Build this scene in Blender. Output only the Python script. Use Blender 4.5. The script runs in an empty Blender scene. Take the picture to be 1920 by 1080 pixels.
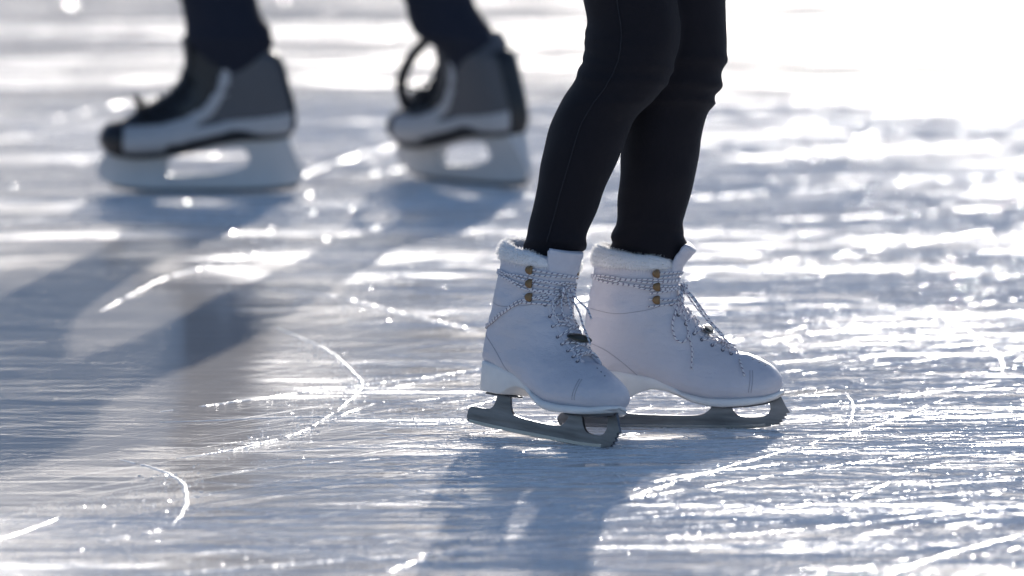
import bpy, bmesh, math, random
import numpy as np
from mathutils import Vector, Matrix, noise
from mathutils.bvhtree import BVHTree

random.seed(7); rng = np.random.default_rng(7)
R = math.radians
sc = bpy.context.scene
col = sc.collection

# ------------------------------------------------------------------ camera
W_PX, H_PX = 1920.0, 1080.0
F_PX = 24440.0                       # long telephoto
CAM_D = 17.0                         # metres from the near skater
SUBJ = R(6.0)                        # angle below the horizon of the near skater's feet
CAM_H = CAM_D * math.tan(SUBJ)
PITCH = SUBJ - math.atan((820 - 540) / F_PX)
camd = bpy.data.cameras.new('camera'); cam = bpy.data.objects.new('camera', camd); col.objects.link(cam)
cam.location = (0, -CAM_D, CAM_H); cam.rotation_euler = (math.pi / 2 - PITCH, 0, 0)
camd.sensor_width = 36.0; camd.lens = F_PX / W_PX * 36.0
camd.clip_start = 0.1; camd.clip_end = 3000
camd.dof.use_dof = True; camd.dof.focus_distance = math.hypot(CAM_D, CAM_H) - 0.0
camd.dof.aperture_fstop = 5.6
sc.camera = cam

# ------------------------------------------------------------------ sky, sun, exposure
SUN_EL, SUN_AZ = R(15.0), R(6.0)     # azimuth to the right of the view direction (+y)
world = bpy.data.worlds.new('World'); sc.world = world; world.use_nodes = True
wn = world.node_tree.nodes; wl = world.node_tree.links
sky = wn.new('ShaderNodeTexSky'); sky.sky_type = 'NISHITA'; sky.sun_disc = False
sky.sun_elevation = SUN_EL; sky.sun_rotation = SUN_AZ
sky.air_density = 0.7; sky.dust_density = 1.2; sky.ozone_density = 2.2
wl.new(sky.outputs[0], wn['Background'].inputs[0]); wn['Background'].inputs[1].default_value = 0.10
sund = bpy.data.lights.new('sun', 'SUN'); sun = bpy.data.objects.new('sun', sund); col.objects.link(sun)
sund.energy = 3.1; sund.angle = R(0.53); sund.color = (1.0, 0.94, 0.87)
sdir = Vector((math.sin(SUN_AZ) * math.cos(SUN_EL), math.cos(SUN_AZ) * math.cos(SUN_EL), math.sin(SUN_EL)))
sun.rotation_euler = sdir.to_track_quat('Z', 'Y').to_euler(); sun.location = (3, 20, 8)
sc.view_settings.view_transform = 'Standard'; sc.view_settings.look = 'None'
sc.view_settings.gamma = 1.0; sc.view_settings.exposure = 0.85
sc.cycles.use_denoising = True
sc.cycles.max_bounces = 8; sc.cycles.sample_clamp_indirect = 8.0

# ------------------------------------------------------------------ pixel helpers (positions only)
_f = Vector((0, math.cos(PITCH), -math.sin(PITCH))); _u = Vector((0, math.sin(PITCH), math.cos(PITCH))); _r = Vector((1, 0, 0))
_o = Vector(cam.location)
def ray(px, py):
    return _f + _r * ((px - 960) / F_PX) + _u * ((540 - py) / F_PX)
def ground(px, py, z=0.0):
    d = ray(px, py); t = (z - _o.z) / d.z
    return _o + d * t
def at(px, py, y):
    d = ray(px, py); t = (y - _o.y) / d.y
    return _o + d * t

# ------------------------------------------------------------------ object helpers
def tag(o, label=None, cat=None, group=None, kind=None):
    if label: o['label'] = label
    if cat: o['category'] = cat
    if group: o['group'] = group
    if kind: o['kind'] = kind
    return o
def empty(name, loc=(0, 0, 0)):
    o = bpy.data.objects.new(name, None); col.objects.link(o); o.location = loc
    o.empty_display_size = 0.05
    return o
def mobj(name, me, mat=None, parent=None):
    o = bpy.data.objects.new(name, me); col.objects.link(o)
    if mat is not None:
        me.materials.clear(); me.materials.append(mat)
    if parent: o.parent = parent
    return o
def mesh(name, vs, fs, smooth=True):
    me = bpy.data.meshes.new(name); me.from_pydata([tuple(v) for v in vs], [], fs)
    if smooth: me.polygons.foreach_set('use_smooth', [True] * len(me.polygons))
    me.update(); return me
def fix_normals(me):
    bm = bmesh.new(); bm.from_mesh(me); bmesh.ops.recalc_face_normals(bm, faces=bm.faces); bm.to_mesh(me); bm.free(); me.update()
    return me
def catmull(pts, n, closed=False):
    P = [np.array(p, float) for p in pts]; m = len(P)
    out = []
    segs = m if closed else m - 1
    for k in range(n if closed else n + 1):
        t = k / n * segs; i = min(int(t), segs - 1); u = t - i
        if closed: a, b, c, d = P[(i - 1) % m], P[i % m], P[(i + 1) % m], P[(i + 2) % m]
        else:
            b, c = P[i], P[i + 1]; a = P[i - 1] if i > 0 else 2 * b - c; d = P[i + 2] if i + 2 < m else 2 * c - b
        out.append(0.5 * (2 * b + (c - a) * u + (2 * a - 5 * b + 4 * c - d) * u * u + (3 * b - 3 * c + d - a) * u ** 3))
    return out
def ring_mesh(rings, cap=True, closed=True):
    n = len(rings[0]); vs = [p for r in rings for p in r]; fs = []
    for i in range(len(rings) - 1):
        for j in range(n if closed else n - 1):
            k = (j + 1) % n
            fs.append((i * n + j, i * n + k, (i + 1) * n + k, (i + 1) * n + j))
    if cap:
        c0 = sum((Vector(p) for p in rings[0]), Vector()) / n; c1 = sum((Vector(p) for p in rings[-1]), Vector()) / n
        vs = vs + [c0, c1]; a, b = len(vs) - 2, len(vs) - 1; L = (len(rings) - 1) * n
        for j in range(n):
            k = (j + 1) % n
            fs.append((a, k, j)); fs.append((b, L + j, L + k))
    return vs, fs
def tube_mesh(name, pts, rad, sides=8, n=None, flat=1.0, cap=True):
    P = [Vector(p) for p in (catmull(pts, n) if n else pts)]
    if callable(rad): rr = [rad(i / (len(P) - 1)) for i in range(len(P))]
    else: rr = [rad] * len(P)
    T = [(P[min(i + 1, len(P) - 1)] - P[max(i - 1, 0)]).normalized() for i in range(len(P))]
    ref = Vector((0, 0, 1)) if abs(T[0].z) < 0.9 else Vector((0, 1, 0))
    nv = (ref - T[0] * ref.dot(T[0])).normalized(); rings = []; us = []; s = random.random()
    for i, p in enumerate(P):
        nv = (nv - T[i] * nv.dot(T[i])).normalized(); b = T[i].cross(nv)
        rings.append([p + (nv * math.cos(2 * math.pi * j / sides) * flat + b * math.sin(2 * math.pi * j / sides)) * rr[i] for j in range(sides)])
        if i: s += (P[i] - P[i - 1]).length
        us.append(s)
    vs, fs = ring_mesh(rings, cap)
    me = mesh(name, vs, fs)
    uv = me.uv_layers.new(name='UVMap'); k = 0
    for poly in me.polygons:
        for li in poly.loop_indices:
            vi = me.loops[li].vertex_index
            if vi < len(P) * sides: uv.data[li].uv = (us[vi // sides], (vi % sides) / sides)
            else: uv.data[li].uv = (us[0] if vi == len(vs) - 2 else us[-1], 0)
    return me
def chaikin(pts, it=2):
    P = [(p[0], p[1], p[2] if len(p) > 2 else 0) for p in pts]
    for _ in range(it):
        Q = []; m = len(P)
        for i in range(m):
            a, b, c = P[i - 1], P[i], P[(i + 1) % m]
            if b[2]: Q.append(b)
            else:
                Q.append((b[0] * .75 + a[0] * .25, b[1] * .75 + a[1] * .25, 0))
                Q.append((b[0] * .75 + c[0] * .25, b[1] * .75 + c[1] * .25, 0))
        P = Q
    return P
def plate_mesh(name, outlines, half, bevel=0.0004):
    """flat profile in the x-z plane with holes, thickness 2*half along y"""
    cu = bpy.data.curves.new(name, 'CURVE'); cu.dimensions = '2D'; cu.fill_mode = 'BOTH'
    cu.extrude = half - bevel; cu.bevel_depth = bevel; cu.bevel_resolution = 1
    for o in outlines:
        s = cu.splines.new('POLY'); s.points.add(len(o) - 1); s.use_cyclic_u = True
        for p, q in zip(s.points, o): p.co = (q[0], q[1], 0, 1)
    ob = bpy.data.objects.new(name, cu); col.objects.link(ob)
    dg = bpy.context.evaluated_depsgraph_get(); me = bpy.data.meshes.new_from_object(ob.evaluated_get(dg))
    bpy.data.objects.remove(ob); bpy.data.curves.remove(cu)
    me.transform(Matrix.Rotation(math.pi / 2, 4, 'X')); me.name = name
    me.polygons.foreach_set('use_smooth', [False] * len(me.polygons)); me.materials.clear(); me.update()
    return me
def remesh(name, vs_fs_list, voxel, smooth_it=4):
    V = []; Fs = []
    for vs, fs in vs_fs_list:
        o = len(V); V += [tuple(v) for v in vs]; Fs += [tuple(i + o for i in f) for f in fs]
    me = fix_normals_parts(V, Fs)
    ob = bpy.data.objects.new('tmp', me); col.objects.link(ob)
    m = ob.modifiers.new('r', 'REMESH'); m.mode = 'VOXEL'; m.voxel_size = voxel; m.use_smooth_shade = True
    s = ob.modifiers.new('s', 'SMOOTH'); s.iterations = smooth_it; s.factor = 0.5
    dg = bpy.context.evaluated_depsgraph_get(); out = bpy.data.meshes.new_from_object(ob.evaluated_get(dg))
    bpy.data.objects.remove(ob); bpy.data.meshes.remove(me)
    out.name = name; out.polygons.foreach_set('use_smooth', [True] * len(out.polygons)); out.update()
    return out
def fix_normals_parts(V, Fs):
    return fix_normals(mesh('tmp', V, Fs))
def tube_vf(pts, rads, sides=14, n=None, flat=1.0):
    if n:
        Q = catmull([tuple(p) + (r,) for p, r in zip(pts, rads)], n); pts = [q[:3] for q in Q]; rads = [q[3] for q in Q]
    P = [Vector(p) for p in pts]
    T = [(P[min(i + 1, len(P) - 1)] - P[max(i - 1, 0)]).normalized() for i in range(len(P))]
    ref = Vector((0, 1, 0)) if abs(T[0].y) < 0.9 else Vector((1, 0, 0))
    nv = (ref - T[0] * ref.dot(T[0])).normalized(); rings = []
    # rounded ends
    for i, p in enumerate(P):
        nv = (nv - T[i] * nv.dot(T[i])).normalized(); b = T[i].cross(nv)
        rings.append([p + (nv * math.cos(2 * math.pi * j / sides) * flat + b * math.sin(2 * math.pi * j / sides)) * rads[i] for j in range(sides)])
    return ring_mesh(rings)
def ball_vf(c, rx, ry, rz, nu=18, nv=12):
    rings = []
    for i in range(1, nv):
        a = math.pi * i / nv
        rings.append([Vector((c[0] + rx * math.sin(a) * math.cos(2 * math.pi * j / nu), c[1] + ry * math.sin(a) * math.sin(2 * math.pi * j / nu), c[2] + rz * math.cos(a))) for j in range(nu)])
    return ring_mesh(rings)

# ------------------------------------------------------------------ materials
def newmat(name):
    m = bpy.data.materials.new(name); m.use_nodes = True
    nt = m.node_tree; return m, nt, nt.nodes['Principled BSDF']
def simple(name, colr, rough=0.5, metal=0.0, var=0.08, nscale=60, bump=0.0, bscale=400, spec=0.5, coat=0.0, sheen=0.0, stretch=(1, 1, 1)):
    m, nt, b = newmat(name); N = nt.nodes; L = nt.links
    tc = N.new('ShaderNodeTexCoord'); mp = N.new('ShaderNodeMapping'); mp.inputs['Scale'].default_value = stretch
    L.new(tc.outputs['Object'], mp.inputs['Vector'])
    nz = N.new('ShaderNodeTexNoise'); nz.inputs['Scale'].default_value = nscale; nz.inputs['Detail'].default_value = 5
    L.new(mp.outputs[0], nz.inputs['Vector'])
    rp = N.new('ShaderNodeValToRGB'); rp.color_ramp.elements[0].position = .3; rp.color_ramp.elements[1].position = .72
    rp.color_ramp.elements[0].color = tuple(c * (1 - var) for c in colr) + (1,); rp.color_ramp.elements[1].color = tuple(min(1, c * (1 + var)) for c in colr) + (1,)
    L.new(nz.outputs[0], rp.inputs[0]); L.new(rp.outputs[0], b.inputs['Base Color'])
    b.inputs['Metallic'].default_value = metal; b.inputs['Specular IOR Level'].default_value = spec
    b.inputs['Coat Weight'].default_value = coat; b.inputs['Sheen Weight'].default_value = sheen
    mr = N.new('ShaderNodeMapRange'); mr.inputs['To Min'].default_value = max(.02, rough * .8); mr.inputs['To Max'].default_value = min(1, rough * 1.2)
    L.new(nz.outputs[0], mr.inputs['Value']); L.new(mr.outputs[0], b.inputs['Roughness'])
    if bump:
        n2 = N.new('ShaderNodeTexNoise'); n2.inputs['Scale'].default_value = bscale; n2.inputs['Detail'].default_value = 3
        L.new(mp.outputs[0], n2.inputs['Vector'])
        bp = N.new('ShaderNodeBump'); bp.inputs['Strength'].default_value = 1.0; bp.inputs['Distance'].default_value = bump
        L.new(n2.outputs[0], bp.inputs['Height']); L.new(bp.outputs[0], b.inputs['Normal'])
    return m

def leather(name, colr):
    m, nt, b = newmat(name); N = nt.nodes; L = nt.links
    tc = N.new('ShaderNodeTexCoord')
    def nz(scale, detail=5, rough=.6, sx=(1, 1, 1)):
        mp = N.new('ShaderNodeMapping'); mp.inputs['Scale'].default_value = sx; L.new(tc.outputs['Object'], mp.inputs['Vector'])
        n = N.new('ShaderNodeTexNoise'); n.inputs['Scale'].default_value = scale; n.inputs['Detail'].default_value = detail; n.inputs['Roughness'].default_value = rough
        L.new(mp.outputs[0], n.inputs['Vector']); return n.outputs[0]
    def ramp(v, p0, c0, p1, c1):
        r = N.new('ShaderNodeValToRGB'); r.color_ramp.elements[0].position = p0; r.color_ramp.elements[1].position = p1
        r.color_ramp.elements[0].color = tuple(c0) + (1,); r.color_ramp.elements[1].color = tuple(c1) + (1,); L.new(v, r.inputs[0]); return r.outputs[0]
    basec = ramp(nz(14, 4), .3, [c * .93 for c in colr], .7, [min(1, c * 1.04) for c in colr])
    scuff = ramp(nz(38, 8, .72, (.35, 1, 2.2)), .63, (0, 0, 0), .74, (1, 1, 1))
    mx = N.new('ShaderNodeMix'); mx.data_type = 'RGBA'; mx.inputs['B'].default_value = (.40, .38, .42, 1)
    k = N.new('ShaderNodeMath'); k.operation = 'MULTIPLY'; k.inputs[1].default_value = .38; L.new(scuff, k.inputs[0])
    L.new(basec, mx.inputs['A']); L.new(k.outputs[0], mx.inputs['Factor']); L.new(mx.outputs['Result'], b.inputs['Base Color'])
    mr = N.new('ShaderNodeMapRange'); mr.inputs['To Min'].default_value = .30; mr.inputs['To Max'].default_value = .62; L.new(nz(30, 6), mr.inputs['Value']); L.new(mr.outputs[0], b.inputs['Roughness'])
    vo = N.new('ShaderNodeTexVoronoi'); vo.inputs['Scale'].default_value = 620; L.new(tc.outputs['Object'], vo.inputs['Vector'])
    a = N.new('ShaderNodeMath'); a.operation = 'MULTIPLY_ADD'; a.inputs[1].default_value = .00022; L.new(vo.outputs['Distance'], a.inputs[0])
    c = N.new('ShaderNodeMath'); c.operation = 'MULTIPLY'; c.inputs[1].default_value = .0034; L.new(nz(34, 4, .5, (1, 1, 1.8)), c.inputs[0]); L.new(c.outputs[0], a.inputs[2])
    bp = N.new('ShaderNodeBump'); bp.inputs['Distance'].default_value = 1.0; L.new(a.outputs[0], bp.inputs['Height']); L.new(bp.outputs[0], b.inputs['Normal'])
    return m
M = {}
M['leather'] = leather('white_leather', (.61, .59, .635))
M['sole_white'] = simple('white_sole', (.76, .75, .74), .5, var=.05, nscale=50, bump=.0003, bscale=300)
M['tongue'] = simple('white_padded_tongue', (.61, .59, .635), .55, var=.04, nscale=60, bump=.0015, bscale=90)
M['fur'] = simple('white_fur', (.82, .81, .82), .9, var=.03, spec=.2, bump=.001, bscale=500)
M['strand'] = simple('white_fur_strands', (.90, .89, .88), .9, var=.03, spec=.2)
M['steel'] = simple('brushed_blade_steel', (.17, .17, .18), .36, metal=.9, var=.35, nscale=120, stretch=(.12, 1, 1), bump=.0003, bscale=160)
M['ground'] = simple('freshly_ground_steel', (.33, .33, .34), .25, metal=1.0, var=.1, nscale=200, stretch=(.1, 1, 1))
M['darksteel'] = simple('dark_plate_steel', (.10, .10, .11), .5, metal=.6)
M['brass'] = simple('brass_hook', (.24, .15, .075), .5, metal=.6, var=.15)
M['stitch'] = simple('grey_stitching', (.40, .38, .42), .8)
M['eyelet'] = simple('dark_eyelet', (.10, .10, .14), .5)
M['buckle'] = simple('dark_olive_metal', (.045, .045, .035), .3, metal=.4)
M['legging'] = simple('black_jersey', (.011, .0095, .013), .82, var=.25, nscale=500, bump=.0004, bscale=900, spec=.2, sheen=.05)
M['seam'] = simple('black_seam_thread', (.013, .013, .018), .8)
M['navy'] = simple('navy_trousers', (.016, .019, .032), .85, var=.2, nscale=300, bump=.0006, bscale=600, spec=.25)
M['slate'] = simple('slate_boot_fabric', (.095, .092, .098), .6, var=.1, nscale=200, bump=.0003, bscale=900)
M['panel'] = simple('grey_boot_panel', (.44, .43, .435), .5, var=.06, nscale=120)
M['panel2'] = simple('mid_grey_trim', (.11, .118, .14), .5, var=.06, nscale=120)
M['black'] = simple('black_toe_cap', (.010, .010, .013), .4, var=.1)
M['blacklace'] = simple('black_lace', (.014, .014, .018), .8)
M['holder'] = simple('pale_grey_holder_plastic', (.60, .585, .58), .45, var=.04, nscale=40)
M['jacket_f'] = simple('dark_jacket_cloth', (.04, .03, .05), .8, bump=.001, bscale=60)
M['jacket_m'] = simple('blue_jacket_cloth', (.03, .05, .12), .75, bump=.001, bscale=60)
M['skin'] = simple('skin', (.55, .36, .27), .5, var=.06, nscale=30)
M['hair'] = simple('brown_hair', (.06, .035, .02), .6, bump=.002, bscale=120)

def lace_material():
    m, nt, b = newmat('flecked_lace'); N = nt.nodes; L = nt.links
    uv = N.new('ShaderNodeUVMap'); uv.uv_map = 'UVMap'
    sp = N.new('ShaderNodeSeparateXYZ'); L.new(uv.outputs[0], sp.inputs[0])
    a = N.new('ShaderNodeMath'); a.operation = 'MULTIPLY_ADD'; a.inputs[1].default_value = 140.0; L.new(sp.outputs[0], a.inputs[0]); L.new(sp.outputs[1], a.inputs[2])
    fr = N.new('ShaderNodeMath'); fr.operation = 'FRACT'; L.new(a.outputs[0], fr.inputs[0])
    lt = N.new('ShaderNodeMath'); lt.operation = 'LESS_THAN'; lt.inputs[1].default_value = 0.24; L.new(fr.outputs[0], lt.inputs[0])
    mx = N.new('ShaderNodeMix'); mx.data_type = 'RGBA'; mx.inputs['A'].default_value = (.74, .72, .74, 1); mx.inputs['B'].default_value = (.13, .10, .18, 1)
    L.new(lt.outputs[0], mx.inputs['Factor']); L.new(mx.outputs['Result'], b.inputs['Base Color'])
    b.inputs['Roughness'].default_value = .75
    return m
M['lace'] = lace_material()

def ice_material():
    m, nt, b = newmat('rink_ice'); N = nt.nodes; L = nt.links
    tc = N.new('ShaderNodeTexCoord')
    def mapping(rot, scale, loc=(0, 0, 0)):
        mp = N.new('ShaderNodeMapping'); mp.vector_type = 'TEXTURE'
        mp.inputs['Rotation'].default_value = (0, 0, R(rot)); mp.inputs['Scale'].default_value = (1 / scale[0], 1 / scale[1], 1); mp.inputs['Location'].default_value = loc
        L.new(tc.outputs['Object'], mp.inputs['Vector']); return mp.outputs[0]
    def nz(vec, detail=4, rough=.55, dist=0.0):
        n = N.new('ShaderNodeTexNoise'); n.noise_dimensions = '2D'; n.inputs['Scale'].default_value = 1; n.inputs['Detail'].default_value = detail; n.inputs['Roughness'].default_value = rough; n.inputs['Distortion'].default_value = dist
        L.new(vec, n.inputs['Vector']); return n.outputs[0]
    def rng_(v, a, b_, c, d, smooth=False):
        r = N.new('ShaderNodeMapRange'); r.inputs[1].default_value = a; r.inputs[2].default_value = b_; r.inputs[3].default_value = c; r.inputs[4].default_value = d
        if smooth: r.interpolation_type = 'SMOOTHSTEP'
        L.new(v, r.inputs[0]); return r.outputs[0]
    def mth(op, a, b_=None, c=None):
        n = N.new('ShaderNodeMath'); n.operation = op
        for i, v in enumerate((a, b_, c)):
            if v is None: continue
            if isinstance(v, (int, float)): n.inputs[i].default_value = v
            else: L.new(v, n.inputs[i])
        return n.outputs[0]
    # patches of frosted (scraped) ice between clear smooth ice
    big = nz(mapping(4, (.50, 2.1), (-3.7, 6.2, 0)), 6, .6, .5)
    band = nz(mapping(2, (.9, 7.0), (1.3, 8.1, 0)), 5, .62, .5)
    frost = mth('MULTIPLY', rng_(big, .41, .54, .10, 1, True), rng_(band, .42, .53, .0, 1, True))
    wide = nz(mapping(1.5, (.22, 1.9), (11.2, 3.3, 0)), 3, .55, .3)
    frost = mth('MULTIPLY', frost, rng_(wide, .40, .50, .18, 1, True))
    fine = nz(mapping(8, (6, 22)), 4, .6, .4)
    frost = mth('MULTIPLY', frost, rng_(fine, .36, .58, .15, 1, True))
    # scratches: long thin streaks in three directions
    s1 = rng_(nz(mapping(6, (2.2, 150)), 2, .5, .3), .60, .70, 0, 1)
    s2 = rng_(nz(mapping(-24, (1.6, 170), (4, 2, 0)), 2, .5, .3), .62, .72, 0, 1)
    s3 = rng_(nz(mapping(58, (1.6, 150), (9, 5, 0)), 2, .5, .3), .63, .73, 0, 1)
    scr = mth('MAXIMUM', s1, mth('MAXIMUM', s2, s3))
    # smoother patch in the lower left: less frost and fainter scratches
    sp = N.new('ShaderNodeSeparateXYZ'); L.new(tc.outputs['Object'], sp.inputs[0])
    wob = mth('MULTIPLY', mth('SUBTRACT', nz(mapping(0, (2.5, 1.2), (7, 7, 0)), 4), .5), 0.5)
    dx = mth('DIVIDE', mth('SUBTRACT', sp.outputs[0], SMOOTH_SPOT[0]), SMOOTH_SPOT[2]); dy = mth('DIVIDE', mth('SUBTRACT', sp.outputs[1], SMOOTH_SPOT[1]), SMOOTH_SPOT[3])
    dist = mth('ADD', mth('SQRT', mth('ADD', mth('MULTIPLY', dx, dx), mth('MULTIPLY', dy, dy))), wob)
    smooth_spot = rng_(dist, .75, 1.05, 1, 0, True)
    frost = mth('MULTIPLY', frost, mth('SUBTRACT', 1, mth('MULTIPLY', smooth_spot, .9)))
    scr = mth('MULTIPLY', scr, mth('SUBTRACT', 1, mth('MULTIPLY', smooth_spot, .75)))
    white = mth('MINIMUM', 1, mth('ADD', mth('MULTIPLY', frost, .75), mth('MULTIPLY', scr, .6)))
    mx = N.new('ShaderNodeMix'); mx.data_type = 'RGBA'; mx.inputs['A'].default_value = (.66, .615, .575, 1); mx.inputs['B'].default_value = (.85, .825, .805, 1)
    L.new(white, mx.inputs['Factor']); L.new(mx.outputs['Result'], b.inputs['Base Color'])
    b.inputs['IOR'].default_value = 1.31
    rough = mth('ADD', rng_(big, .35, .7, .05, .055), mth('ADD', mth('MULTIPLY', frost, 0.27), mth('MULTIPLY', scr, 0.16)))
    L.new(rough, b.inputs['Roughness'])
    # relief: swells, ripples, grain, scratches
    h1 = nz(mapping(3, (2.0, 5.0)), 3, .5)
    h2 = nz(mapping(-5, (14, 26)), 3, .55)
    h3 = nz(mapping(0, (260, 260)), 2, .6)
    amp2 = mth('MULTIPLY_ADD', frost, 0.002, 4e-05)
    hh = mth('MULTIPLY_ADD', h1, .0014, mth('MULTIPLY_ADD', h2, amp2, mth('MULTIPLY', h3, mth('MULTIPLY_ADD', frost, 0.001, .00002))))
    hh = mth('MULTIPLY_ADD', scr, .00015, hh)
    bp = N.new('ShaderNodeBump'); bp.inputs['Strength'].default_value = 1; bp.inputs['Distance'].default_value = 1.0
    L.new(hh, bp.inputs['Height']); L.new(bp.outputs[0], b.inputs['Normal'])
    return m
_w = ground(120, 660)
SMOOTH_SPOT = (_w.x, _w.y, .30, 1.7)
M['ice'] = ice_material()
M['snow'] = simple('scraped_snow', (.88, .89, .91), .27, var=.06, nscale=200, bump=.0004, bscale=300)
def translucent(m, colr, f):
    nt = m.node_tree; N = nt.nodes; L = nt.links; b = N['Principled BSDF']; o = N['Material Output']
    t = N.new('ShaderNodeBsdfTranslucent'); t.inputs[0].default_value = tuple(colr) + (1,)
    mx = N.new('ShaderNodeMixShader'); mx.inputs[0].default_value = f
    L.new(b.outputs[0], mx.inputs[1]); L.new(t.outputs[0], mx.inputs[2]); L.new(mx.outputs[0], o.inputs['Surface'])
translucent(M['snow'], (.9, .91, .93), .25); translucent(M['strand'], (.95, .93, .90), .55)
M['grain'] = simple('ice_crystals', (.80, .83, .87), .16, var=.03, nscale=200)

translucent(M['grain'], (.9, .91, .93), .6)
# ------------------------------------------------------------------ the ice
S = 900.0
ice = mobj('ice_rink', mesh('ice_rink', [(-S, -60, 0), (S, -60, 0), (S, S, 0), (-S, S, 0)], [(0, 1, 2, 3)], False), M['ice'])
tag(ice, 'pale blue scratched ice surface of the outdoor rink', 'ice', kind='structure')

# added unseen snowy slope: keeps the bright low sky out of the ice's reflection
def added_hill():
    vs = []; fs = []; nx, ny = 90, 14
    for j in range(ny):
        for i in range(nx):
            x = -500 + 1000 * i / (nx - 1); u = j / (ny - 1); y = 72 + 60 * u
            h = (15.5 + 3.5 * noise.noise(Vector((x * .012, 1.3, 0))) + 2.2 * noise.noise(Vector((x * .06, 4.3, 0)))) * math.sin(min(1, u * 2.0) * math.pi / 2) + .8 * noise.noise(Vector((x * .1, y * .1, 2)))
            vs.append((x, y, h if j else -.5))
    for j in range(ny - 1):
        for i in range(nx - 1): a = j * nx + i; fs.append((a, a + 1, a + nx + 1, a + nx))
    o = mobj('added_hill', mesh('added_hill', vs, fs), simple('added_snowy_slope', (.50, .465, .44), .9, var=.45, nscale=.12, spec=.1)); tag(o, kind='structure')
added_hill()

def ridge_mesh(name, pts, width, height, seed, step=.006, taper=True):
    """a low uneven bank of scraped snow along a path on the ice"""
    L_ = sum((Vector(pts[i + 1]) - Vector(pts[i])).length for i in range(len(pts) - 1))
    n = max(12, min(600, int(L_ / step))); P = [Vector((p[0], p[1], 0)) for p in catmull([(p[0], p[1]) for p in pts], n)]
    vs = []; fs = []; K = 5
    for i, p in enumerate(P):
        t = (P[min(i + 1, n)] - P[max(i - 1, 0)]).normalized(); s = Vector((-t.y, t.x, 0))
        u = i / n; tp = min(1, u * 8, (1 - u) * 8) if taper else 1
        w = width * (0.35 + 0.65 * tp) * (0.55 + 0.9 * noise.noise(Vector((i * .07, seed, 0))) ** 2 + .5 * (noise.noise(Vector((i * .35, seed, 5))) + .5))
        w = max(w, width * .2)
        c = p + s * width * .3 * noise.noise(Vector((i * .11, seed, 9)))
        for k in range(K):
            v = (k / (K - 1) - .5)
            h = height * tp * max(0, 1 - (2 * v) ** 2) * (.5 + .9 * abs(noise.noise(Vector((i * .6, k * 1.3, seed)))))
            vs.append(c + s * (v * w * (1 + .5 * noise.noise(Vector((i * .8, k, seed + 3))))) + Vector((0, 0, h * .25 + (-.0003 if k in (0, K - 1) else .0005))))
        if i and noise.noise(Vector((i * .10, seed, 17))) > -.36:
            for k in range(K - 1):
                a = (i - 1) * K + k; fs.append((a, a + K, a + K + 1, a + 1))
    return mesh(name, vs, fs, False)

G = lambda *pp: [ground(*p) for p in pp]
tracks = [
    (G((520, 615), (610, 655), (662, 698), (679, 722), (662, 746), (605, 788), (550, 815), (430, 845), (330, 860)), .011, .0035),
    (G((300, 772), (540, 740), (680, 722), (800, 708), (912, 690)), .020, .0030),
    (G((500, 540), (640, 560), (760, 590), (910, 625)), .032, .004),
    (G((188, 584), (260, 545), (330, 515), (540, 462)), .013, .004),
    (G((300, 792), (600, 782), (760, 790), (905, 799)), .014, .002),
    (G((1790, 742), (1640, 800), (1400, 866), (1200, 926), (1060, 978)), .022, .004),
    (G((1205, 1016), (1500, 994), (1925, 948)), .028, .004),
    (G((240, 1083), (560, 1058), (900, 1033), (1180, 1004)), .030, .005),
    (G((690, 1084), (830, 1038), (960, 1010)), .018, .004),
    (G((1640, 1086), (1760, 1045), (1925, 1000)), .024, .004),
    (G((225, 862), (300, 882), (343, 908), (347, 950), (322, 988)), .014, .004),
    (G((180, 1016), (245, 1005), (305, 992)), .022, .003),
    (G((550, 335), (640, 302), (750, 273)), .017, .004),
    (G((600, 372), (700, 385), (745, 402), (720, 424), (640, 440)), .03, .004),
    (G((1585, 735), (1600, 765), (1590, 800)), .012, .003),
    (G((1470, 748), (1600, 738), (1800, 733), (1925, 728)), .03, .003),
    (G((1690, 570), (1810, 618), (1870, 668), (1880, 700)), .018, .004),
    (G((1400, 648), (1560, 622), (1760, 602)), .035, .004),
    (G((870, 852), (960, 848), (1062, 838)), .04, .005),
    (G((1210, 905), (1320, 888), (1480, 868)), .04, .004),
    (G((1330, 300), (1560, 286), (1925, 270)), .05, .004),
    (G((1020, 985), (1300, 965), (1600, 944), (1925, 915)), .016, .003),
    (G((1460, 797), (1700, 795), (1925, 790)), .016, .002),
]
for i, (p, w, h) in enumerate(tracks):
    mobj('skate_track', ridge_mesh('skate_track', p, w * .55, h, i * 3.7), M['snow'], ice)

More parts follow.
